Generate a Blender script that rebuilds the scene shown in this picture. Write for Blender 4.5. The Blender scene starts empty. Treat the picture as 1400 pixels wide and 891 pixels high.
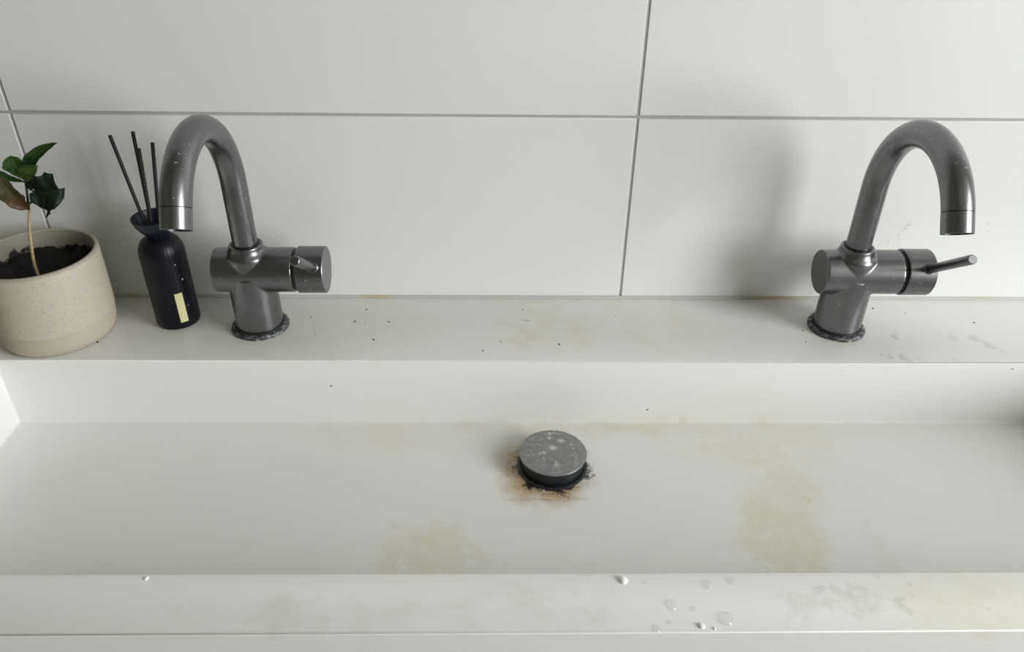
import bpy, bmesh, math, random
from math import sin, cos, pi, radians
from mathutils import Vector, Matrix, noise
random.seed(7)
C = bpy.context.scene.collection
scn = bpy.context.scene
MM = 0.001                                   # everything below is written in millimetres; z = 0 is the ledge of the basin

# ------------------------------------------------------------------ camera
F_PX, PITCH, YAW, ROLL = 1061.3, 0.5672, 0.0224, 0.0147
CAM = Vector((-135.25, -739.25, 433.77)) * MM
cd = bpy.data.cameras.new('camera'); cam = bpy.data.objects.new('camera', cd); C.objects.link(cam)
cd.sensor_width = 36.0; cd.sensor_fit = 'HORIZONTAL'; cd.lens = F_PX / 1400 * 36.0; cd.clip_start = 0.01
fw = Vector((sin(YAW)*cos(PITCH), cos(YAW)*cos(PITCH), -sin(PITCH)))
rt = Vector((cos(YAW), -sin(YAW), 0)); up = rt.cross(fw)
r2 = cos(ROLL)*rt + sin(ROLL)*up; u2 = -sin(ROLL)*rt + cos(ROLL)*up
M = Matrix((r2, u2, -fw)).transposed().to_4x4(); M.translation = CAM
cam.matrix_world = M
scn.camera = cam

# ------------------------------------------------------------------ world, lamps, exposure
w = bpy.data.worlds.new('daylight'); scn.world = w; w.use_nodes = True
w.node_tree.nodes['Background'].inputs[0].default_value = (0.80, 0.88, 1.0, 1)
w.node_tree.nodes['Background'].inputs[1].default_value = 1.0

def area(name, loc, target, sx, sy, power, col):
    l = bpy.data.lights.new(name, 'AREA'); l.shape = 'RECTANGLE'; l.size = sx; l.size_y = sy
    l.energy = power; l.color = col
    o = bpy.data.objects.new(name, l); C.objects.link(o); o.location = loc
    o.rotation_euler = (Vector(target) - Vector(loc)).to_track_quat('-Z', 'Y').to_euler()
    return o
WIN = dict(y0=-2.30, y1=-0.70, z0=0.12, z1=1.46, x=2.05)
area('window_daylight', (WIN['x']-0.012, (WIN['y0']+WIN['y1'])/2, (WIN['z0']+WIN['z1'])/2), (0, (WIN['y0']+WIN['y1'])/2, (WIN['z0']+WIN['z1'])/2), WIN['z1']-WIN['z0']-.06, WIN['y1']-WIN['y0']-.06, 84, (0.975, 0.99, 0.99))
area('ceiling_fill', (-0.1, -1.5, 1.62), (-0.1, -1.5, 0), 0.7, 0.7, 0.4, (1.0, 0.96, 0.88))  # added weak warm fill under the ceiling, no real source there
scn.view_settings.view_transform = 'Standard'; scn.view_settings.look = 'None'
scn.view_settings.gamma = 1.0; scn.view_settings.use_curve_mapping = False
scn.view_settings.exposure = 0.08

# ------------------------------------------------------------------ material helpers
class NT:
    def __init__(s, name):
        s.m = bpy.data.materials.new(name); s.m.use_nodes = True
        s.t = s.m.node_tree; s.b = s.t.nodes['Principled BSDF']
    def n(s, typ, **kw):
        k = s.t.nodes.new(typ)
        for a, v in kw.items(): setattr(k, a, v)
        return k
    def link(s, a, b): s.t.links.new(a, b)
    def put(s, sock, v):
        if hasattr(v, 'is_output'): s.link(v, sock)
        else: sock.default_value = v
    def math(s, op, a, b=0.0, clamp=False):
        k = s.n('ShaderNodeMath', operation=op, use_clamp=clamp); s.put(k.inputs[0], a); s.put(k.inputs[1], b); return k.outputs[0]
    def vmath(s, op, a, b=(0, 0, 0)):
        k = s.n('ShaderNodeVectorMath', operation=op); s.put(k.inputs[0], a); s.put(k.inputs[1], b)
        return k.outputs['Value'] if op in ('LENGTH', 'DOT_PRODUCT', 'DISTANCE') else k.outputs[0]
    def noise(s, scale, detail=3.0, rough=.55, vec=None, color=False):
        k = s.n('ShaderNodeTexNoise'); k.inputs['Scale'].default_value = scale; k.inputs['Detail'].default_value = detail; k.inputs['Roughness'].default_value = rough
        s.link(vec if vec is not None else s.obj(), k.inputs['Vector']); return k.outputs['Color' if color else 'Fac']
    def obj(s):
        if not hasattr(s, '_o'): s._o = s.n('ShaderNodeTexCoord').outputs['Object']
        return s._o
    def ramp(s, v, a, b, lo=0.0, hi=1.0):
        k = s.n('ShaderNodeMapRange', interpolation_type='SMOOTHSTEP'); s.put(k.inputs[0], v)
        for i, x in enumerate((a, b, lo, hi)): k.inputs[i+1].default_value = x
        return k.outputs[0]
    def mix(s, f, a, b):
        k = s.n('ShaderNodeMix', data_type='RGBA'); s.put(k.inputs[0], f); s.put(k.inputs[6], a); s.put(k.inputs[7], b); return k.outputs[2]
    def bump(s, h, strength, dist=0.001):
        k = s.n('ShaderNodeBump'); k.inputs['Strength'].default_value = strength; k.inputs['Distance'].default_value = dist
        s.put(k.inputs['Height'], h); s.link(k.outputs[0], s.b.inputs['Normal'])
    def set(s, **kw):
        for a, v in kw.items(): s.put(s.b.inputs[a.replace('_', ' ')], v)
        return s
def rgb(r, g, b): return (r, g, b, 1.0)
def flat(name, col, rough=.6, metal=0.0, grain=0.0, scale=200):
    t = NT(name)
    if grain:
        f = t.ramp(t.noise(scale), .3, .7)
        t.set(Base_Color=t.mix(f, rgb(*[c*(1-grain) for c in col]), rgb(*[min(1, c*(1+grain)) for c in col])))
    else: t.set(Base_Color=rgb(*col))
    t.set(Roughness=rough, Metallic=metal); return t.m

# glazed wall tile
t = NT('white_glaze'); t.set(Base_Color=t.mix(t.ramp(t.noise(3), .3, .7), rgb(.775, .785, .765), rgb(.79, .80, .78)), Roughness=.36, Specular_IOR_Level=.4)
t.bump(t.noise(60, 2), .02); TILE = t.m
t = NT('grey_grout'); g = t.noise(400)
t.set(Base_Color=t.mix(g, rgb(.36, .36, .34), rgb(.50, .50, .47)), Roughness=.85); t.bump(g, .3); GROUT = t.m
t = NT('silicone'); g = t.ramp(t.noise(9), .52, .66)
t.set(Base_Color=t.mix(g, rgb(.52, .53, .50), rgb(.50, .44, .30)), Roughness=.45); SILICONE = t.m
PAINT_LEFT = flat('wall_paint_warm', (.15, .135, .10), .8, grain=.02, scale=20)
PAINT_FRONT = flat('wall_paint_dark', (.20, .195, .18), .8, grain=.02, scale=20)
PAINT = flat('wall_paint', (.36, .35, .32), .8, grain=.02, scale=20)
CEIL = flat('ceiling_paint', (.26, .25, .225), .9, grain=.02, scale=20)
FLOOR = flat('floor_vinyl', (.22, .21, .19), .5, grain=.08, scale=20)
FRAME = flat('window_frame_paint', (.75, .75, .75), .4)

# stained solid surface of the basin, with one reflection painted in
DR = Vector((-82.5, -186.5, -76.2))          # drain centre
t = NT('stained_solid_surface'); P = t.obj()
base = rgb(.80, .80, .775)
warp = t.vmath('SCALE', t.vmath('SUBTRACT', t.noise(38, 4, .6, color=True), (.5, .5, .5))); warp.node.inputs['Scale'].default_value = 0.042
PW = t.vmath('ADD', P, warp)
def blob(c, r, soft=.35, amp=1.0, breakup=None):
    v = t.vmath('DIVIDE', t.vmath('SUBTRACT', PW, tuple(Vector(c)*MM)), tuple(Vector(r)*MM))
    f = t.ramp(t.vmath('LENGTH', v), 1+soft, 1-soft, 0, amp)
    if breakup: f = t.math('MULTIPLY', f, breakup)
    return f
def addup(L):
    a = L[0]
    for b in L[1:]: a = t.math('MAXIMUM', a, b)
    return a
br1 = t.ramp(t.noise(24, 5, .65), .35, .68)
br2 = t.ramp(t.noise(70, 5, .7), .30, .75)
br3 = t.ramp(t.noise(90, 5, .7), .30, .62, .45, 1.0)
yel = addup([
    blob((-35, -134, -76), (260, 11, 14), .5, .8, br1),            # along the back edge of the floor
    blob((25, -131, -74), (70, 8, 10), .5, .9, br2),
    blob((-110, -128, -72), (60, 9, 10), .5, .55, br2),
    blob((-240, -150, -76), (60, 22, 10), .5, .40, br1),
    blob((150, -160, -76), (55, 30, 10), .35, .50, br1),
    blob((108, -161, -76), (46, 26, 10), .3, .60, br3),
    blob((140, -213, -76), (26, 30, 10), .35, .60, br3),
    blob((118, -232, -76), (30, 30, 10), .5, .5, br3),
    blob((108, -278, -76), (40, 50, 10), .22, .80, br3),                 # tall patch right of the drain
    blob((-190, -300, -76), (44, 38, 10), .22, .72, br3),                # patch left of the drain
    blob((195, -404, 0), (78, 26, 8), .5, .60, br3),                # right end of the rim
    blob((-330, -62, 0), (120, 48, 8), .5, .32),
    blob((-80, -62, 0), (55, 42, 8), .4, .75, br1),
    blob((-92, -84, 0), (48, 9, 6), .4, 1.0, br1),
    blob((-60, -8, 0), (70, 7, 6), .4, .9, br1),
    blob((30, -60, 0), (60, 45, 8), .5, .5, br1),
    blob((-381, -60, 0), (34, 34, 6), .14, .75, br2),
    blob((-352, -55, 0), (13, 16, 6), .4, .9, br2),
    blob((219, -62, 0), (34.5, 34.5, 6), .14, .95, br2),
    blob((147, -231, -76), (4, 3.4, 6), .3, 1.0),
    blob((-330, -121, 0), (90, 4, 5), .5, .45, br1),
    blob((45, -165, -76), (24, 6, 6), .4, .6, br2),
])
col = t.mix(t.math('MULTIPLY', yel, .62), base, rgb(.70, .62, .42))
gry = addup([
    blob((86, -401, 0), (38, 13, 8), .25, .55, br2),
    blob((128, -402, 0), (10, 6, 8), .3, .5),
    blob((-120, -405, 0), (70, 16, 8), .5, .35, br1),
    blob((-250, -408, 0), (90, 15, 8), .5, .35, br1),
    blob((-107, -45, 0), (7, 4, 4), .4, .9),
    blob((190, -290, -76), (7, 46, 6), .3, .08),  # grey band of a room reflection, painted into the floor colour
])
vl = t.vmath('DIVIDE', t.vmath('SUBTRACT', t.vmath('ADD', P, t.vmath('MULTIPLY', warp, (.25, .25, .25))), (-.092, -.2315, -.0762)), (.036, .0012, .006))
lin = t.math('MULTIPLY', t.ramp(t.vmath('LENGTH', vl), 1.6, .4, 0, .6), br2)
col = t.mix(lin, col, rgb(.30, .20, .10))
col = t.mix(gry, col, rgb(.52, .51, .46))
# rust coloured ring of grime round the drain
vd = t.vmath('MULTIPLY', t.vmath('SUBTRACT', PW, tuple(DR*MM)), (1, 1, .3))
rd = t.vmath('LENGTH', t.vmath('ADD', vd, (.006, .005, 0)))
near = t.ramp(rd, .057, .031)
dirx = t.vmath('DOT_PRODUCT', t.vmath('NORMALIZE', vd), (-.75, -.66, 0))
side = t.ramp(dirx, -.75, .45, .0, 1.0)
ring = t.math('MULTIPLY', t.math('MULTIPLY', near, side), t.ramp(t.noise(55, 5, .7), .25, .6, .45, 1))
col = t.mix(t.math('MULTIPLY', ring, .95), col, rgb(.50, .35, .16))
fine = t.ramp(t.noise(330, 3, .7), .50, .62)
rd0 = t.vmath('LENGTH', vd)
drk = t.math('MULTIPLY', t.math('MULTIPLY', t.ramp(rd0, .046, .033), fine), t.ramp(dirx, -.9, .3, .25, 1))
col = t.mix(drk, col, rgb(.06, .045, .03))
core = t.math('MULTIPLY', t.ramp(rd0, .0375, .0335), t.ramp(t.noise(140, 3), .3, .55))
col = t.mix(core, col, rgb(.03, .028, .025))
wet = t.ramp(t.noise(14, 2, .5), .2, .8, .30, .34)
t.set(Base_Color=col, Roughness=wet, Specular_IOR_Level=.5)
t.bump(t.noise(160, 3), .02); BASIN = t.m

# brushed gunmetal
def gunmetal(name, c, r0, r1, spots=.5):
    t = NT(name); P = t.obj()
    a = t.noise(90, 4, .65); st = t.noise(1.0, 3, .6, vec=t.vmath('MULTIPLY', P, (260, 260, 2600)))
    col = t.mix(t.ramp(a, .3, .7), rgb(c*.93, c*.95, c*.98), rgb(c*1.05, c*1.06, c*1.08))
    sp = t.math('MULTIPLY', t.ramp(t.noise(430, 1, .4), .745, .775), spots)
    col = t.mix(sp, col, rgb(.75, .76, .76))
    t.set(Base_Color=col, Metallic=t.math('SUBTRACT', 1.0, sp), Roughness=t.ramp(t.math('ADD', t.math('MULTIPLY', a, .3), t.math('MULTIPLY', st, .7)), .25, .75, r0, r1))
    return t.m
METAL = gunmetal('brushed_gunmetal', .21, .288, .31)
METALCAP = gunmetal('brushed_gunmetal_handle', .19, .29, .32)
t = NT('limescaled_metal'); g = t.ramp(t.noise(260, 4, .7), .48, .64)
t.set(Base_Color=t.mix(g, rgb(.09, .095, .10), rgb(.34, .35, .35)), Metallic=t.math('SUBTRACT', .8, t.math('MULTIPLY', g, .8)), Roughness=.5); t.bump(g, .3); LIMED = t.m
FLANGE = flat('grimy_flange_metal', (.045, .046, .05), .45, .6, grain=.4, scale=300)
BLACKGAP = flat('black_seal', (.012, .013, .015), .5)
t = NT('drain_cap_metal'); P = t.obj()
g = t.ramp(t.noise(85, 6, .75), .53, .62); g2 = t.ramp(t.noise(190, 3, .7), .60, .70)
d = t.vmath('LENGTH', t.vmath('MULTIPLY', t.vmath('SUBTRACT', P, (0, .004, 0)), (1, 1, 0)))
lim = t.math('MULTIPLY', t.math('MAXIMUM', g, g2), t.ramp(t.vmath('LENGTH', t.vmath('MULTIPLY', t.vmath('SUBTRACT', P, (0, .008, 0)), (1, 1, 0))), .036, .016, .12, .85))
lim = t.math('MAXIMUM', lim, t.ramp(d, .0055, .001, 0, .9))
t.set(Base_Color=t.mix(lim, t.mix(t.ramp(t.noise(120, 5, .7), .42, .6), rgb(.27, .275, .28), rgb(.31, .315, .31)), rgb(.62, .63, .64)), Metallic=t.math('SUBTRACT', .85, t.math('MULTIPLY', lim, .7)), Roughness=t.ramp(lim, 0, 1, .42, .65)); t.bump(lim, .25); CAPM = t.m
t = NT('black_rubber'); t.set(Base_Color=rgb(.010, .014, .020), Roughness=.35); RUBBER = t.m

# flower pot
t = NT('speckled_glaze'); sp = t.ramp(t.noise(520, 2, .5), .60, .66); sp2 = t.ramp(t.noise(900, 1), .68, .74)
col = t.mix(sp2, rgb(.47, .43, .35), rgb(.58, .54, .46)); col = t.mix(t.math('MULTIPLY', sp, .55), col, rgb(.33, .28, .22))
t.set(Base_Color=col, Roughness=.5); t.bump(t.noise(500, 2), .15, .0005); POT = t.m
t = NT('bare_clay'); t.set(Base_Color=t.mix(t.noise(300), rgb(.41, .365, .29), rgb(.46, .41, .33)), Roughness=.8); t.bump(t.noise(600), .1, .0005); CLAY = t.m
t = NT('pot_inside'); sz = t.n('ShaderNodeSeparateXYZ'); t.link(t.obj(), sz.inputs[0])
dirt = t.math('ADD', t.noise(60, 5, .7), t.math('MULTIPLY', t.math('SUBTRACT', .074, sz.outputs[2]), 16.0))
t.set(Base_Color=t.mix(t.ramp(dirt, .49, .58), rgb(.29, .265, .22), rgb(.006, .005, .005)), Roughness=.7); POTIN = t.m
t = NT('pot_rim'); t.set(Base_Color=t.mix(t.noise(300), rgb(.33, .30, .25), rgb(.41, .375, .315)), Roughness=.7); POTRIM = t.m
t = NT('dark_soil'); g = t.noise(160, 5, .7); t.set(Base_Color=t.mix(g, rgb(.003, .003, .003), rgb(.014, .012, .010)), Roughness=.9); t.bump(g, .8, .003); SOIL = t.m
STEM = flat('dry_stem', (.50, .40, .22), .7, grain=.2, scale=300)
STEMG = flat('green_stem', (.06, .11, .04), .6, grain=.2, scale=300)
def leafmat(name, a, b, vein, brown=0):
    t = NT(name); uv = t.n('ShaderNodeTexCoord').outputs['UV']
    sx = t.n('ShaderNodeSeparateXYZ'); t.link(uv, sx.inputs[0])
    c = t.mix(t.ramp(t.noise(150, 4, .6), .35, .65), rgb(*a), rgb(*b))
    mid = t.ramp(t.math('ABSOLUTE', t.math('SUBTRACT', sx.outputs[0], .5)), .07, .02)
    wv = t.math('ABSOLUTE', t.math('SINE', t.math('ADD', t.math('MULTIPLY', sx.outputs[1], 30.0), t.math('MULTIPLY', t.math('ABSOLUTE', t.math('SUBTRACT', sx.outputs[0], .5)), -22.0))))
    vn = t.math('MAXIMUM', mid, t.ramp(wv, .14, .03, 0, .6))
    c = t.mix(t.math('MULTIPLY', vn, .6), c, rgb(*vein))
    if brown:
        tip = t.math('ADD', t.math('SUBTRACT', .42, sx.outputs[1]), t.math('MULTIPLY', t.math('SUBTRACT', t.noise(90, 3), .5), .9))
        c = t.mix(t.ramp(tip, -.1, .18), c, rgb(.20, .105, .055))
    t.set(Base_Color=c, Roughness=.42); t.bump(vn, .3, .0006)
    return t.m
LEAF_MID = leafmat('leaf_green', (.045, .105, .022), (.075, .155, .035), (.16, .25, .08))
LEAF_LIGHT = leafmat('leaf_light', (.10, .18, .035), (.16, .26, .06), (.25, .33, .12))
LEAF_DARK = leafmat('leaf_dark', (.012, .030, .016), (.022, .048, .022), (.04, .075, .035))
LEAF_BROWN = leafmat('leaf_withered', (.10, .105, .035), (.15, .145, .06), (.22, .19, .10), 2)

# diffuser
t = NT('black_ribbed_glass'); sp = t.ramp(t.noise(230, 1, .4), .775, .80)
t.set(Base_Color=t.mix(sp, rgb(.005, .006, .009), rgb(.5, .5, .5)), Roughness=.36, Specular_IOR_Level=.22); BOTTLE = t.m
t = NT('blue_black_cup'); t.set(Base_Color=rgb(.007, .010, .018), Roughness=.32, Specular_IOR_Level=.3); CUP = t.m
t = NT('cream_label'); t.set(Base_Color=t.mix(t.noise(350, 3), rgb(.52, .48, .24), rgb(.66, .62, .37)), Roughness=.5); LABEL = t.m
REED = flat('black_reed', (.008, .008, .010), .7, grain=.3, scale=500)
t = NT('water')
tr = t.n('ShaderNodeBsdfTransparent'); tr.inputs[0].default_value = rgb(.98, .98, .98); gl = t.n('ShaderNodeBsdfGlossy'); gl.inputs['Roughness'].default_value = .05
lw = t.n('ShaderNodeLayerWeight'); lw.inputs[0].default_value = .3; mx = t.n('ShaderNodeMixShader')
t.link(t.math('ADD', t.math('MULTIPLY', t.math('POWER', lw.outputs['Facing'], 2.0), .8), .05), mx.inputs[0]); t.link(tr.outputs[0], mx.inputs[1]); t.link(gl.outputs[0], mx.inputs[2])
t.link(mx.outputs[0], t.t.nodes['Material Output'].inputs['Surface']); WATER = t.m
LIMEDROP = flat('foam_white', (.86, .87, .86), .3)
SPECK = flat('dark_dirt', (.03, .026, .022), .8)

# ------------------------------------------------------------------ object helpers
def tag(o, label=None, cat=None, group=None, kind=None):
    for k, v in (('label', label), ('category', cat), ('group', group), ('kind', kind)):
        if v: o[k] = v
    return o
def empty(name, loc_mm, label, cat, group=None):
    o = bpy.data.objects.new(name, None); C.objects.link(o); o.location = Vector(loc_mm)*MM; o.empty_display_size = .02
    return tag(o, label, cat, group)
def link(name, me, parent=None, loc=None):
    o = bpy.data.objects.new(name, me); C.objects.link(o)
    if parent: o.parent = parent
    if loc is not None: o.location = Vector(loc)*MM
    return o
def obj(name, bm, mat, parent=None, smooth=True, loc=None, sharp=35, scale=True):
    if scale: bmesh.ops.scale(bm, vec=(MM,)*3, verts=bm.verts)
    bmesh.ops.recalc_face_normals(bm, faces=bm.faces)
    me = bpy.data.meshes.new(name)
    if smooth:
        for e in bm.edges: e.smooth = len(e.link_faces) == 2 and e.calc_face_angle(0) < radians(sharp)
        for f in bm.faces: f.smooth = True
    bm.to_mesh(me); bm.free()
    for m in (mat if isinstance(mat, (list, tuple)) else [mat]): me.materials.append(m)
    return link(name, me, parent, loc)
def box(bm, x0, x1, y0, y1, z0, z1, mi=0):
    v = [bm.verts.new((x, y, z)) for z in (z0, z1) for y in (y0, y1) for x in (x0, x1)]
    for f in ((0, 2, 3, 1), (4, 5, 7, 6), (0, 1, 5, 4), (2, 6, 7, 3), (0, 4, 6, 2), (1, 3, 7, 5)):
        bm.faces.new([v[i] for i in f]).material_index = mi
    return bm
def bbox_bm(*a, bevel=0, seg=2):
    bm = box(bmesh.new(), *a)
    if bevel: bmesh.ops.bevel(bm, geom=bm.edges[:], offset=bevel, segments=seg, profile=.5, affect='EDGES')
    return bm
def lathe(bm, prof, n=48, closed=True, mi=None, axis='z', center=(0, 0, 0)):
    rings = []
    ax = {'z': lambda r, a, h: (r*cos(a), r*sin(a), h), 'x': lambda r, a, h: (h, r*cos(a), r*sin(a))}[axis]
    for r, h in prof:
        if r < 1e-6: rings.append([bm.verts.new(Vector(ax(0, 0, h)) + Vector(center))])
        else: rings.append([bm.verts.new(Vector(ax(r, 2*pi*k/n, h)) + Vector(center)) for k in range(n)])
    for i in range(len(rings)-1):
        A, B = rings[i], rings[i+1]
        for k in range(n):
            k2 = (k+1) % n
            if len(A) == 1 and len(B) == 1: continue
            vs = [A[0], B[k], B[k2]] if len(A) == 1 else [A[k], A[k2], B[0]] if len(B) == 1 else [A[k], A[k2], B[k2], B[k]]
            f = bm.faces.new(vs)
            if mi: f.material_index = mi[i]
    return bm
def tube(bm, pts, rad, n=24, caps=True):
    pts = [Vector(p) for p in pts]; rings = []
    ref = None
    for i, p in enumerate(pts):
        d = (pts[min(i+1, len(pts)-1)] - pts[max(i-1, 0)]).normalized()
        if ref is None: ref = d.orthogonal().normalized()
        ref = (ref - d*ref.dot(d)).normalized(); b = d.cross(ref)
        r = rad(i/(len(pts)-1)) if callable(rad) else rad
        rings.append([bm.verts.new(p + r*(cos(2*pi*k/n)*ref + sin(2*pi*k/n)*b)) for k in range(n)])
    for A, B in zip(rings, rings[1:]):
        for k in range(n): bm.faces.new((A[k], A[(k+1) % n], B[(k+1) % n], B[k]))
    if caps: bm.faces.new(rings[0][::-1]); bm.faces.new(rings[-1])
    return bm

# ------------------------------------------------------------------ room
FLZ, CLZ = -860, 1640
XL, XR, YF = -1250, 2050, -2800
def struct(name, bm, mat, parent=None):
    o = obj(name, bm, mat, parent, smooth=False)
    if not parent: o['kind'] = 'structure'
    return o
wall_back = struct('wall_back', bbox_bm(XL-60, XR+60, 1.1, 90, FLZ, CLZ), GROUT)
struct('wall_left', bbox_bm(XL-60, XL, YF, 8.6, FLZ, CLZ), PAINT_LEFT)
struct('wall_front', bbox_bm(XL-60, XR+60, YF-60, YF, FLZ, CLZ), PAINT_FRONT)
struct('floor', bbox_bm(XL-60, XR+60, YF-60, 90, FLZ-60, FLZ), FLOOR)
struct('ceiling', bbox_bm(XL-60, XR+60, YF-60, 90, CLZ, CLZ+60), CEIL)
wy0, wy1, wz0, wz1 = [WIN[k]*1000 for k in ('y0', 'y1', 'z0', 'z1')]
bm = bmesh.new()
box(bm, XR, XR+60, YF, wy0, FLZ, CLZ); box(bm, XR, XR+60, wy1, 8.6, FLZ, CLZ)
box(bm, XR, XR+60, wy0, wy1, FLZ, wz0); box(bm, XR, XR+60, wy0, wy1, wz1, CLZ)
struct('wall_right', bm, PAINT)
win = bpy.data.objects.new('window_1', None); C.objects.link(win); win['kind'] = 'structure'
bm = bmesh.new(); fwid = 40
box(bm, XR+12, XR+50, wy0, wy0+fwid, wz0, wz1); box(bm, XR+12, XR+50, wy1-fwid, wy1, wz0, wz1)
box(bm, XR+12, XR+50, wy0+fwid, wy1-fwid, wz0, wz0+fwid); box(bm, XR+12, XR+50, wy0+fwid, wy1-fwid, wz1-fwid, wz1)
obj('window_frame', bm, FRAME, win, smooth=False)
t = NT('window_glass'); t.set(Base_Color=rgb(1, 1, 1), Roughness=0.0, IOR=1.45, Transmission_Weight=1.0)
obj('pane', bbox_bm(XR+28, XR+34, wy0+fwid, wy1-fwid, wz0+fwid, wz1-fwid), t.m, win, smooth=False)

# tiles: 600 x 300 grid, joints 3 mm, bottom row cut to 202 mm; the joint crossing at x = 0, z = 202
J = 1.4; HJ = 202.3
def tile(x0, x1, z0, z1):
    bm = bbox_bm(x0+J, x1-J, 0, 8.6, z0+J, z1-J, bevel=.8, seg=2)
    return obj('tile', bm, TILE, wall_back, smooth=True, sharp=20)
xs = [XL, -1200, -600, 0, 600, 1200, 1800, XR]
zs = [(-97.7, HJ), (HJ, HJ+300), (HJ+300, HJ+600), (HJ+600, HJ+900), (HJ+900, CLZ)] + [(-397.7, -97.7), (-697.7, -397.7), (FLZ, -697.7)]
for z0, z1 in zs:
    for x0, x1 in zip(xs, xs[1:]): tile(x0, x1, z0, z1)

# ------------------------------------------------------------------ basin
X0, X1, Y1, ZF = -682., 550., -424.8, -76.2
IX0, IX1, IY0, IY1 = -618.3, 486.0, -122.1, -377.0
wb = empty('washbasin', (0, 0, 0), 'long white stained trough washbasin with a flat rim fixed to the tiled wall', 'washbasin')
bm = bmesh.new()
def ringv(x0, x1, y0, y1, z): return [bm.verts.new(p) for p in ((x0, y0, z), (x1, y0, z), (x1, y1, z), (x0, y1, z))]
ob_ = ringv(X0, X1, -.3, Y1, -112); ot = ringv(X0, X1, -.3, Y1, 0)
it = ringv(IX0, IX1, IY0, IY1, 0); ib = ringv(IX0, IX1, IY0, IY1, ZF)
bm.faces.new(ob_)
for A, B in ((ob_, ot), (ot, it), (it, ib)):
    for k in range(4): bm.faces.new((A[k], A[(k+1) % 4], B[(k+1) % 4], B[k]))
bm.faces.new(ib)
bmesh.ops.recalc_face_normals(bm, faces=bm.faces)
ibs = set(ib); its = set(it); ots = set(ot)
e_in = [e for e in bm.edges if all(v in ibs for v in e.verts) or (any(v in ibs for v in e.verts) and any(v in its for v in e.verts))]
e_top = [e for e in bm.edges if all(v in its for v in e.verts) or all(v in ots for v in e.verts)]
bmesh.ops.bevel(bm, geom=e_top, offset=1.6, segments=3, profile=.5, affect='EDGES')
e_in = [e for e in bm.edges if len(e.link_faces) == 2 and IX0-.5 < min(v.co.x for v in e.verts) and max(v.co.x for v in e.verts) < IX1+.5
        and min(v.co.y for v in e.verts) > IY1-.5 and max(v.co.y for v in e.verts) < IY0+.5 and min(v.co.z for v in e.verts) < ZF+.01 and e.calc_face_angle(0) > 1.2]
bmesh.ops.bevel(bm, geom=e_in, offset=3.0, segments=4, profile=.5, affect='EDGES')
obj('basin_body', bm, BASIN, wb, sharp=80).data
# silicone bead at the foot of the tiles
bm = bmesh.new(); tube(bm, [(X0+1, -.4, .9), (X1-1, -.4, .9)], 2.1, 10)
struct('trim_1', bm, SILICONE)

# pop-up drain
dp = empty('drain_plug', DR, 'round grey pop-up drain plug with limescale in the basin floor', 'drain plug')
obj('drain_flange', lathe(bmesh.new(), [(0, 0.05), (33.2, .05), (33.4, .9), (32.4, 1.6), (30.8, 1.7), (30.2, .9), (0, .9)]), FLANGE, dp)
obj('rubber_seal', lathe(bmesh.new(), [(0, .95), (29.2, .95), (29.8, 6), (29.2, 14.2), (27, 15), (0, 15)]), RUBBER, dp)
obj('plug_cap', lathe(bmesh.new(), [(0, 15.05), (29, 15.05), (31.6, 15.6), (32.0, 16.4), (31.7, 17.0), (30.4, 17.4), (22, 18.0), (12, 18.5), (4, 18.9), (0, 19.1)], 64), CAPM, dp)

# ------------------------------------------------------------------ taps
def body_mesh():
    bm = bmesh.new()
    lathe(bm, [(0, 4.5), (23.4, 4.5), (23.2, 64), (0, 64)], 64)
    lathe(bm, [(0, -32), (22.2, -32), (22.2, 45), (0, 45)], 64, axis='x', center=(0, 0, 66))
    lathe(bm, [(0, 60), (22.5, 60), (20.6, 84), (17.4, 88), (16.3, 91), (16.0, 94.5), (0, 94.5)], 64)
    bmesh.ops.scale(bm, vec=(MM,)*3, verts=bm.verts)
    me = bpy.data.meshes.new('tmp'); bm.to_mesh(me); bm.free()
    o = bpy.data.objects.new('tmp', me); C.objects.link(o)
    r = o.modifiers.new('r', 'REMESH'); r.mode = 'VOXEL'; r.voxel_size = .00085; r.use_smooth_shade = True
    s = o.modifiers.new('s', 'SMOOTH'); s.factor = .5; s.iterations = 7
    dg = bpy.context.evaluated_depsgraph_get(); dg.update()
    me2 = bpy.data.meshes.new_from_object(o.evaluated_get(dg))
    bpy.data.objects.remove(o); me2.name = 'tap_body'
    me2.materials.clear(); me2.materials.append(METAL)
    for p in me2.polygons: p.use_smooth = True
    return me2
SR, SZ, SA, SL, SD = 71.5, 156., radians(150), 17., 11.8
def spout_path():
    pts = [(0, 0, 88)] + [(0, 0, 88+(SZ-88)*k/6) for k in range(1, 7)]
    pts += [(0, -SR*(1-cos(SA*k/40)), SZ+SR*sin(SA*k/40)) for k in range(1, 41)]
    e = Vector(pts[-1]); d = Vector((0, -sin(SA), cos(SA)))
    return pts, e, d
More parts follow.
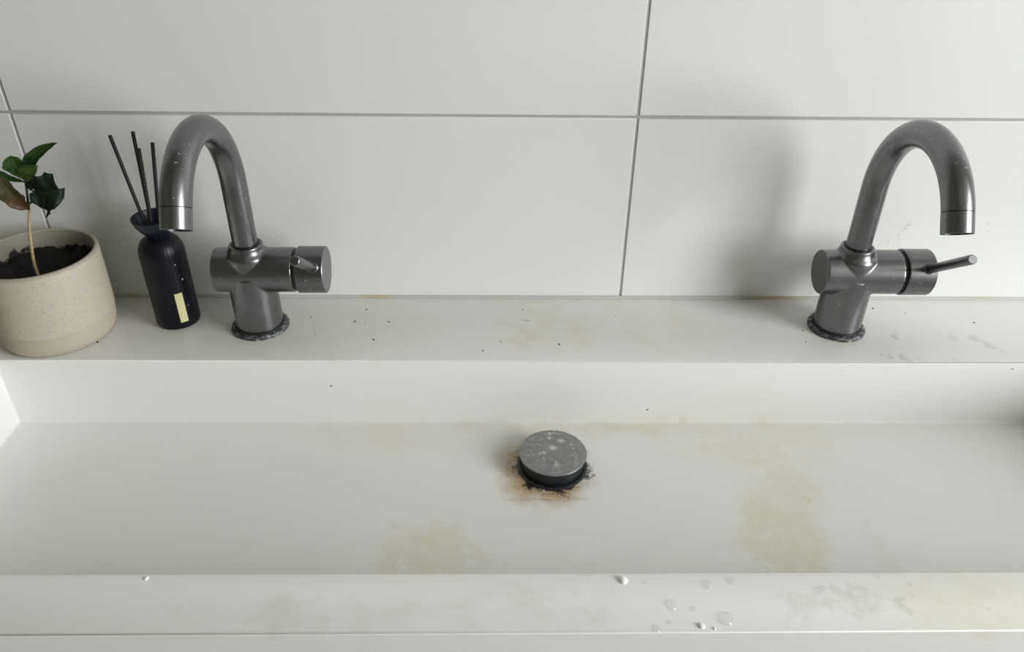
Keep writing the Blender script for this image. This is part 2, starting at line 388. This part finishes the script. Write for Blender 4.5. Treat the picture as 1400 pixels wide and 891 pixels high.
def make_tap(loc, label, rotz, lev):
    t = empty('basin_tap', loc, label, 'tap', 'brushed grey taps on the ledge behind the basin')
    t.rotation_euler.z = radians(rotz)
    obj('base_ring', lathe(bmesh.new(), [(23, .02), (28.6, .02), (28.9, 1.6), (28.2, 3.4), (26.6, 4.4), (24.4, 4.4)], 64), LIMED, t)['label'] = 'limescaled ring at the foot of the tap'
    obj('base_seal', lathe(bmesh.new(), [(20, .5), (24.8, .5), (25.2, 4.9), (24.2, 5.8), (20, 5.8)], 64), BLACKGAP, t)
    link('tap_body', body_mesh(), t)
    obj('neck_seal', lathe(bmesh.new(), [(11, 93.6), (13.6, 93.6), (13.6, 95.0), (11, 95.4)], 48), BLACKGAP, t)
    pts, e, d = spout_path()
    bm = bmesh.new(); tube(bm, pts + [e + d*.7], SD, 40, caps=True)
    obj('spout', bm, METAL, t)
    bm = bmesh.new(); a0 = e + d*1.0
    tube(bm, [a0, a0+d*.3, a0+d*(SL-2), a0+d*(SL-.3), a0+d*SL], lambda f: {0: SD-.5, .25: SD, .5: SD, .75: SD}.get(round(f, 2), SD-.4), 40, caps=False)
    tube(bm, [a0+d*(SL-.1), a0+d*(SL-3)], SD-1.5, 40, caps=False)
    ae = obj('aerator', bm, METAL, t)
    bm = bmesh.new(); tube(bm, [e+d*.5, e+d*1.5], SD-.7, 32); tube(bm, [a0+d*2, a0+d*(SL-3)], SD-1.6, 32); obj('aerator_core', bm, BLACKGAP, ae)
    # handle: black gap then a short drum with the lever
    bm = lathe(bmesh.new(), [(0, 44.5), (20.6, 44.5), (20.6, 48.6), (0, 48.6)], 48, axis='x', center=(0, 0, 66)); obj('handle_seal', bm, BLACKGAP, t)
    bm = lathe(bmesh.new(), [(0, 48), (22.4, 48), (23.2, 48.8), (23.2, 74.6), (22.6, 75.3), (0, 75.3)], 64, axis='x', center=(0, 0, 66))
    h = obj('handle', bm, METALCAP, t)
    d = Vector((0, -cos(radians(lev)), sin(radians(lev)))); c = Vector((66.5, 0, 66))
    bm = bmesh.new(); tube(bm, [c+d*19, c+d*50, c+d*90, c+d*91.4, c+d*91.9], lambda f: {0: 4.4, .25: 4.5, .5: 4.6, .75: 4.3}.get(round(f, 2), 3.7), 24)
    obj('lever', bm, METALCAP, h)
    bm = bmesh.new(); tube(bm, [c+d*21.5, c+d*23.6, c+d*24.4], lambda f: 5.4 if f < .9 else 4.2, 24)
    obj('lever_collar', bm, METALCAP, h)
    return t
make_tap((-379.3, -59.5, 0), 'grey gooseneck tap on the left, between the black diffuser bottle and the bare ledge', 0.5, 33.0)
make_tap((218.9, -59.3, 0), 'grey gooseneck tap on the right, alone on the ledge, its lever pointing right', 0.0, 35.5)

# ------------------------------------------------------------------ potted plant
PX, PY = -577., -71.
pp = empty('potted_plant', (PX, PY, 0), 'small green plant with withered leaves in a speckled cream pot on the left ledge', 'potted plant')
prof = [(0, .1), (44, .1), (47.5, .9), (50.5, 3.5), (52.6, 8), (53.8, 14), (54.5, 24.9)]
obj('pot_foot', lathe(bmesh.new(), prof + [(48, 24.9)], 72), CLAY, pp)['label'] = 'unglazed band round the foot of the pot'
obj('pot', lathe(bmesh.new(), [(48, 25), (54.8, 25), (55.2, 28), (55.5, 50), (55.6, 72), (55.5, 87), (55.1, 88.8), (54.0, 89.6), (52.4, 89.6), (51.5, 88.8), (51.2, 86), (50.6, 40)], 72,
    mi=[0, 0, 0, 0, 0, 1, 1, 1, 1, 2, 2]), [POT, POTRIM, POTIN], pp)
bm = bmesh.new(); lathe(bm, [(50.4*k/12, 0) for k in range(13)], 60)
for v in bm.verts:
    r = v.co.xy.length
    v.co.z = 62 + 6*noise.noise(Vector((v.co.x/14, v.co.y/14, 3))) + 2.6*noise.noise(Vector((v.co.x/5, v.co.y/5, 9))) + (10*max(0, v.co.y/50)*(r/50)**2) + (5*noise.noise(Vector((v.co.x/6, v.co.y/6, 1))) if r > 44 else 0)
obj('soil', bm, SOIL, pp, sharp=80)
SP = [Vector(p) for p in ((-9.8, 9, 60), (-9.6, 9, 72), (-7, 9.2, 90), (-2.5, 9, 110), (3.5, 9, 130), (6, 9, 142), (8.2, 9, 152), (9.7, 9, 161), (12.4, 9, 168.5))]
def poly(pts, n):
    out = []
    for i in range(len(pts)-1):
        p0, p1, p2, p3 = pts[max(i-1, 0)], pts[i], pts[i+1], pts[min(i+2, len(pts)-1)]
        for k in range(n):
            t = k/n
            out.append(.5*((2*p1) + (p2-p0)*t + (2*p0-5*p1+4*p2-p3)*t*t + (3*p1-p0-3*p2+p3)*t**3))
    return out + [pts[-1]]
bm = bmesh.new(); tube(bm, poly(SP[:5], 4), lambda f: 1.7-.45*f, 10); obj('stem', bm, STEM, pp)['label'] = 'dry woody lower stem'
bm = bmesh.new(); tube(bm, poly(SP[4:], 4), lambda f: 1.25-.3*f, 10); obj('stem', bm, STEMG, pp)['label'] = 'green upper stem'
def leaf(base, tip, side, W, mat, stalk=3., bend=0., sway=0., cup=.3, wave=0., seed=0, peak=.45, blunt=.8, twist=0., label=None):
    """one leaf: blade folded along its midrib, bent along its length, solid, on a short stalk"""
    base, tip = Vector(base), Vector(tip); d = (tip-base); L = d.length; d.normalize()
    s = Vector(side); s = (s - d*s.dot(d)).normalized(); n = d.cross(s)
    if n.y > 0: n = -n
    NU, NV = 10, 26; bm = bmesh.new(); uvl = bm.loops.layers.uv.new('uv'); grid = []; uv = {}
    f0 = stalk/L; ex = math.log(.5)/math.log(peak)
    for j in range(NV+1):
        f = j/NV; g = f0+(1-f0)*f
        c = base + d*(L*g) + n*(bend*4*g*(1-g)) + s*(sway*4*g*(1-g))
        wid = W*max(.02, sin(pi*f**ex)**blunt)
        tw = twist*(f-.5)
        ss = s*cos(tw)+n*sin(tw); nn = n*cos(tw)-s*sin(tw)
        row = []
        for i in range(NU+1):
            a = (i/NU-.5)*2; ph = seed*1.7 + (2.1 if a > 0 else 0)
            rough_ = 1 + wave*(.10*sin(f*13+ph) + .08*sin(f*29+ph*2))*abs(a)
            e = wave*W*(.16*sin(f*10+ph)+.07*sin(f*23+ph))*a*a
            v = bm.verts.new(c + ss*(a*wid*.5*rough_) + nn*(cup*wid*.5*abs(a)**1.5 + e)); uv[v] = (i/NU, f); row.append(v)
        grid.append(row)
    for A, B in zip(grid, grid[1:]):
        for i in range(NU):
            f = bm.faces.new((A[i], A[i+1], B[i+1], B[i]))
            for l in f.loops: l[uvl].uv = uv[l.vert]
    bmesh.ops.solidify(bm, geom=bm.faces[:], thickness=.45)
    tube(bm, [base + d*(L*g) + n*(bend*4*g*(1-g)) + s*(sway*4*g*(1-g)) for g in (0, f0*.5, f0, f0+.05)], .8, 8)
    o = obj('leaf', bm, mat, pp, sharp=70)
    if label: o['label'] = label
    return o
leaf((12.4, 9, 168), (53, 3, 196.6), (-.55, .35, .75), 12.5, LEAF_MID, stalk=2, bend=3, sway=2, cup=.6, wave=.35, seed=2, peak=.36, twist=-1.1, label='long upright green leaf')
leaf((9.3, 9, 160), (7.5, 4, 184), (1, .1, .1), 19, LEAF_MID, stalk=2, bend=3, cup=.30, wave=.3, seed=4, peak=.66, blunt=.5, label='broad blunt green leaf')
leaf((8.8, 9, 157), (-13, 1, 174), (.45, -.40, .80), 10.5, LEAF_MID, stalk=2, bend=2, sway=2, cup=.35, wave=.25, seed=5, peak=.45)
leaf((7.0, 6, 162), (31, 0, 176.5), (-.45, .15, .84), 14, LEAF_LIGHT, stalk=1, bend=2, cup=.35, wave=.2, seed=6, peak=.5, label='small pale green young leaf')
leaf((9, 9, 151), (23, 2, 163), (-.6, -.3, .7), 10, LEAF_DARK, stalk=2, bend=2, cup=.3, wave=.3, seed=7, peak=.6)
leaf((9.0, 9, 152.5), (44, -1, 155), (.12, .1, .95), 38, LEAF_DARK, stalk=9, bend=3, sway=-4.5, cup=.25, wave=.75, seed=8, peak=.58, blunt=.42, label='large dark crinkled drooping leaf')
leaf((4.6, 9, 130), (-7.5, 0, 166), (1, .3, .3), 19, LEAF_BROWN, stalk=1, bend=3, sway=-2.5, cup=.35, wave=.6, seed=11, peak=.55, blunt=.6, label='withered leaf with a brown base')
bm = bmesh.new(); tube(bm, [SP[4]+Vector((1, 0, 5)), Vector((8, 8, 137)), Vector((11, 7.5, 141))], 1.0, 8); obj('twig', bm, STEMG, pp)

# ------------------------------------------------------------------ reed diffuser
BX, BY = -466.8, -48.
rd_ = empty('reed_diffuser', (BX, BY, 0), 'black ribbed diffuser bottle with a small cream label, left of the left tap', 'diffuser')
BR = 21.5
prof = [(0, .1), (18.5, .1), (20.6, .8), (21.4, 2.4), (21.5, 6)] + [(21.5, z) for z in (20, 40, 60, 78)] + [(21.5-14*(1-cos(a)), 79+18.5*sin(a)) for a in [radians(k) for k in range(8, 89, 8)]] + [(8.3, 98)]
bm = bmesh.new(); NB = 180
lathe(bm, prof, NB)
for v in bm.verts:
    r = v.co.xy.length
    if r > 8 and v.co.z > 4:
        k = round(math.atan2(v.co.y, v.co.x)/(2*pi)*NB)
        v.co.xy *= 1 + (.003 if (k//2) % 2 else -.003)
obj('bottle', bm, BOTTLE, rd_, sharp=50)
obj('cup', lathe(bmesh.new(), [(0, 97), (9.5, 97), (10.5, 99.5), (14, 103), (18, 109), (20.2, 115), (20.6, 117), (20.0, 117.6), (19.0, 117), (16.5, 109.5), (11, 104.5), (0, 104)], 56), CUP, rd_)
# paper strip curved onto the bottle
bm = bmesh.new(); a0, a1 = radians(-62), radians(-42)
for z0 in (0,):
    g = [[bm.verts.new(((BR+.35+k*.25)*cos(a0+(a1-a0)*i/6), (BR+.35+k*.25)*sin(a0+(a1-a0)*i/6), z)) for i in range(7)] for k in (0, 1) for z in (8.5, 41.5)]
    for i in range(6):
        bm.faces.new((g[2][i], g[2][i+1], g[3][i+1], g[3][i])); bm.faces.new((g[0][i], g[1][i], g[1][i+1], g[0][i+1]))
        bm.faces.new((g[0][i], g[0][i+1], g[2][i+1], g[2][i])); bm.faces.new((g[1][i], g[3][i], g[3][i+1], g[1][i+1]))
    for i in (0, 6): bm.faces.new((g[0][i], g[1][i], g[3][i], g[2][i]))
obj('label_strip', bm, LABEL, rd_)['label'] = 'blank cream paper strip'
def reed(p0, p1, label):
    o = empty_mesh = None
    p0, p1 = Vector(p0), Vector(p1)
    bm = bmesh.new(); tube(bm, [p0, p1], 1.75, 10)
    bmesh.ops.translate(bm, vec=-p0, verts=bm.verts)
    o = obj('reed_stick', bm, REED, None, loc=p0); tag(o, label, 'reed', 'black reeds standing in the diffuser')
reed((-474.5, -50, 105.4), (-488.4, -45, 196), 'leftmost black diffuser reed, leaning far to the left')
reed((-471, -46, 105.4), (-467.3, -44, 199), 'second black diffuser reed from the left, the tallest')
reed((-468.6, -52, 105.4), (-461.9, -52, 186), 'third black diffuser reed from the left, the shortest')
reed((-463.5, -47, 105.4), (-451, -46, 189.5), 'rightmost black diffuser reed, nearly upright beside the tap spout')

# ------------------------------------------------------------------ drops and dirt (located on the basin, seen in the photo)
def dome(r, h, n=12):
    bm = bmesh.new()
    lathe(bm, [(r, 0), (r*.94, h*.4), (r*.72, h*.75), (r*.38, h*.95), (0, h)], n)
    return bm
CACHE = {}
SPECKS = [(-331.5, -42.5), (-283.8, -50.7), (-273.0, -54.8), (-275.4, -26.5), (-248.8, -51.0), (-320.0, -75.3), (-259.8, -84.8), (-107.7, -25.9), (-131.7, -88.5), (-73.1, -92.6), (-10.2, -38.4), (-149.4, -104.3), (274.2, -21.0), (305.8, -29.4), (371.0, -49.4), (182.3, -65.8), (178.2, -87.1), (-532.8, -90.6), (-405.7, -69.7)]
SPECKS_BACK = [(17.4, -59.7), (-298.9, -30.0), (373.8, -8.2)]
RIM = [(-48.5, -383.6, 4.3), (9.6, -387.5, 3.4), (26.1, -383.9, 3.1), (-18.5, -404.1, 4.0), (15.3, -415.4, 4.9), (-31.9, -422.6, 2.6), (-4.5, -407.6, 2.0), (-2.3, -420.6, 2.9), (5.9, -425.5, 1.4), (87.5, -391.5, 2.3), (130.0, -378.9, 2.6), (77.4, -380.3, 1.1), (149.7, -387.8, 1.7), (147.5, -397.1, 1.4), (193.9, -408.8, 1.4), (54.3, -420.8, 1.4), (-33.4, -385.5, 1.4), (-21.4, -388.9, 1.1), (-82.9, -394.4, 1.1), (-22.2, -417.4, 1.7), (-72.2, -380.4, 1.1), (-73.2, -383.8, 0.6), (-374.8, -380.9, 2.0)]
LEDGE = [(276.4, -76.6, 5.2), (334.1, -78.1, 4.8), (357.8, -79.9, 6.8), (365.3, -92.5, 6.0), (269.2, -115.6, 6.8), (255.5, -114.0, 4.4), (246.6, -109.9, 2.0), (282.7, -118.3, 3.2), (373.3, -28.6, 1.8), (372.6, -103.1, 2.6), (409.6, -12.6, 1.8), (315.7, -118.8, 2.8)]
BACKDROPS = [(249.8, -10.9, 1.2), (299.0, -22.9, 1.4), (320.0, -51.7, 1.6), (324.4, -64.8, 1.8), (229.4, -65.2, 1.0)]
WALLDROPS = [(298.1, 90.9, 2.5), (295.4, 86.7, 2.2), (289.7, 78.9, 1.9), (292.0, 73.7, 1.4), (280.8, 71.0, 1.4), (291.4, 84.1, 1.4), (381.2, 92.3, 1.4), (382.7, 83.6, 1.4), (305.8, 101.4, 1.4)]
def drop_mesh(r, h, mat, n=14, wob=0.0, seed=0):
    key = (round(r, 1), round(h, 2), mat.name, seed)
    if key not in CACHE:
        bm = dome(r, h, n); rnd = random.Random(seed+int(r*10))
        ph = rnd.random()*6
        for v in bm.verts:
            a = math.atan2(v.co.y, v.co.x); k = 1 + wob*(sin(2*a+ph)+.5*sin(3*a+2*ph))
            v.co.x *= k; v.co.y *= k
        bmesh.ops.scale(bm, vec=(MM,)*3, verts=bm.verts); bmesh.ops.recalc_face_normals(bm, faces=bm.faces)
        me = bpy.data.meshes.new('drop')
        for f in bm.faces: f.smooth = True
        bm.to_mesh(me); bm.free(); me.materials.append(mat); CACHE[key] = me
    return CACHE[key]
def place(name, me, loc, rot, label, cat, group):
    o = link(name, me, None, loc); o.rotation_euler = rot; tag(o, label, cat, group)
ORD = ['leftmost'] + [w + ' from the left' for w in 'second third fourth fifth sixth seventh eighth ninth tenth eleventh twelfth thirteenth fourteenth fifteenth sixteenth seventeenth eighteenth'.split()]
def ordinals(idx, xs):
    """index -> its place from left to right among its like"""
    o = sorted(idx, key=lambda i: xs[i])
    return {i: (ORD[k] if k < len(o)-1 else 'rightmost') for k, i in enumerate(o)}
FOAM = (0, 7, 8, 22)
rx = [a[0] for a in RIM]
o_foam = ordinals(FOAM, rx); o_rim = ordinals([i for i in range(len(RIM)) if i not in FOAM], rx)
o_ledge = ordinals(range(len(LEDGE)), [a[0] for a in LEDGE]); o_wall = ordinals(range(len(WALLDROPS)), [a[0] for a in WALLDROPS])
o_back = ordinals(range(len(BACKDROPS)), [a[0] for a in BACKDROPS]); o_speck = ordinals(range(len(SPECKS)), [a[0] for a in SPECKS])
o_sb = ordinals(range(len(SPECKS_BACK)), [a[0] for a in SPECKS_BACK])
for i, (x, y, r) in enumerate(RIM):
    foam = i in FOAM
    if y < -424: y = -422.5
    y = min(y, -379.5)
    place('foam_blob' if foam else 'water_drop', drop_mesh(r*(.8 if foam else 1), r*(.55 if foam else .38), LIMEDROP if foam else WATER, wob=.10, seed=i % 5), (x, y, .0), (0, 0, i*1.3),
          ('small white foam blob on the front rim, ' + o_foam[i] if foam else 'clear water drop on the front rim, ' + o_rim[i]), 'foam' if foam else 'drop',
          'white foam blobs on the front rim' if foam else 'water drops on the front rim')
for i, (x, y, r) in enumerate(LEDGE):
    place('water_drop', drop_mesh(r, min(1.0, r*.25), WATER, n=18, wob=.16, seed=i % 4), (x, y, .0), (0, 0, i*.9),
          'flat clear water drop on the ledge beyond the right tap, ' + o_ledge[i], 'drop', 'water drops on the ledge right of the right tap')
for i, (x, z, r) in enumerate(BACKDROPS):
    place('water_drop', drop_mesh(r, r*.5, WATER, wob=.08, seed=i % 3), (x, IY0, z), (radians(90), 0, 0),
          'tiny clear water drop on the inner back face of the basin, ' + o_back[i], 'drop', 'water drops inside the back of the basin')
for i, (x, z, r) in enumerate(WALLDROPS):
    place('water_drop', drop_mesh(r, r*.5, WATER, wob=.14, seed=i % 3), (x, 0, z), (radians(90), 0, 0),
          'small clear water drop on the tile behind the right tap, ' + o_wall[i], 'drop', 'water drops on the tile behind the right tap')
for i, (x, y) in enumerate(SPECKS):
    s = .8 + .3*sin(i*2.3)
    place('dirt_speck', drop_mesh(round(s, 1), round(s*.7, 1), SPECK, n=7, wob=.25, seed=i % 3), (x, y, 0), (0, 0, i),
          'tiny dark dirt speck on the white ledge, ' + o_speck[i], 'speck', 'dirt specks on the ledge')
for i, (x, z) in enumerate(SPECKS_BACK):
    place('dirt_speck', drop_mesh(.9, .6, SPECK, n=7, wob=.25, seed=i % 3), (x, IY0, z), (radians(90), 0, i),
          'tiny dark dirt speck on the inner back face of the basin, ' + o_sb[i], 'speck', 'dirt specks inside the back of the basin')
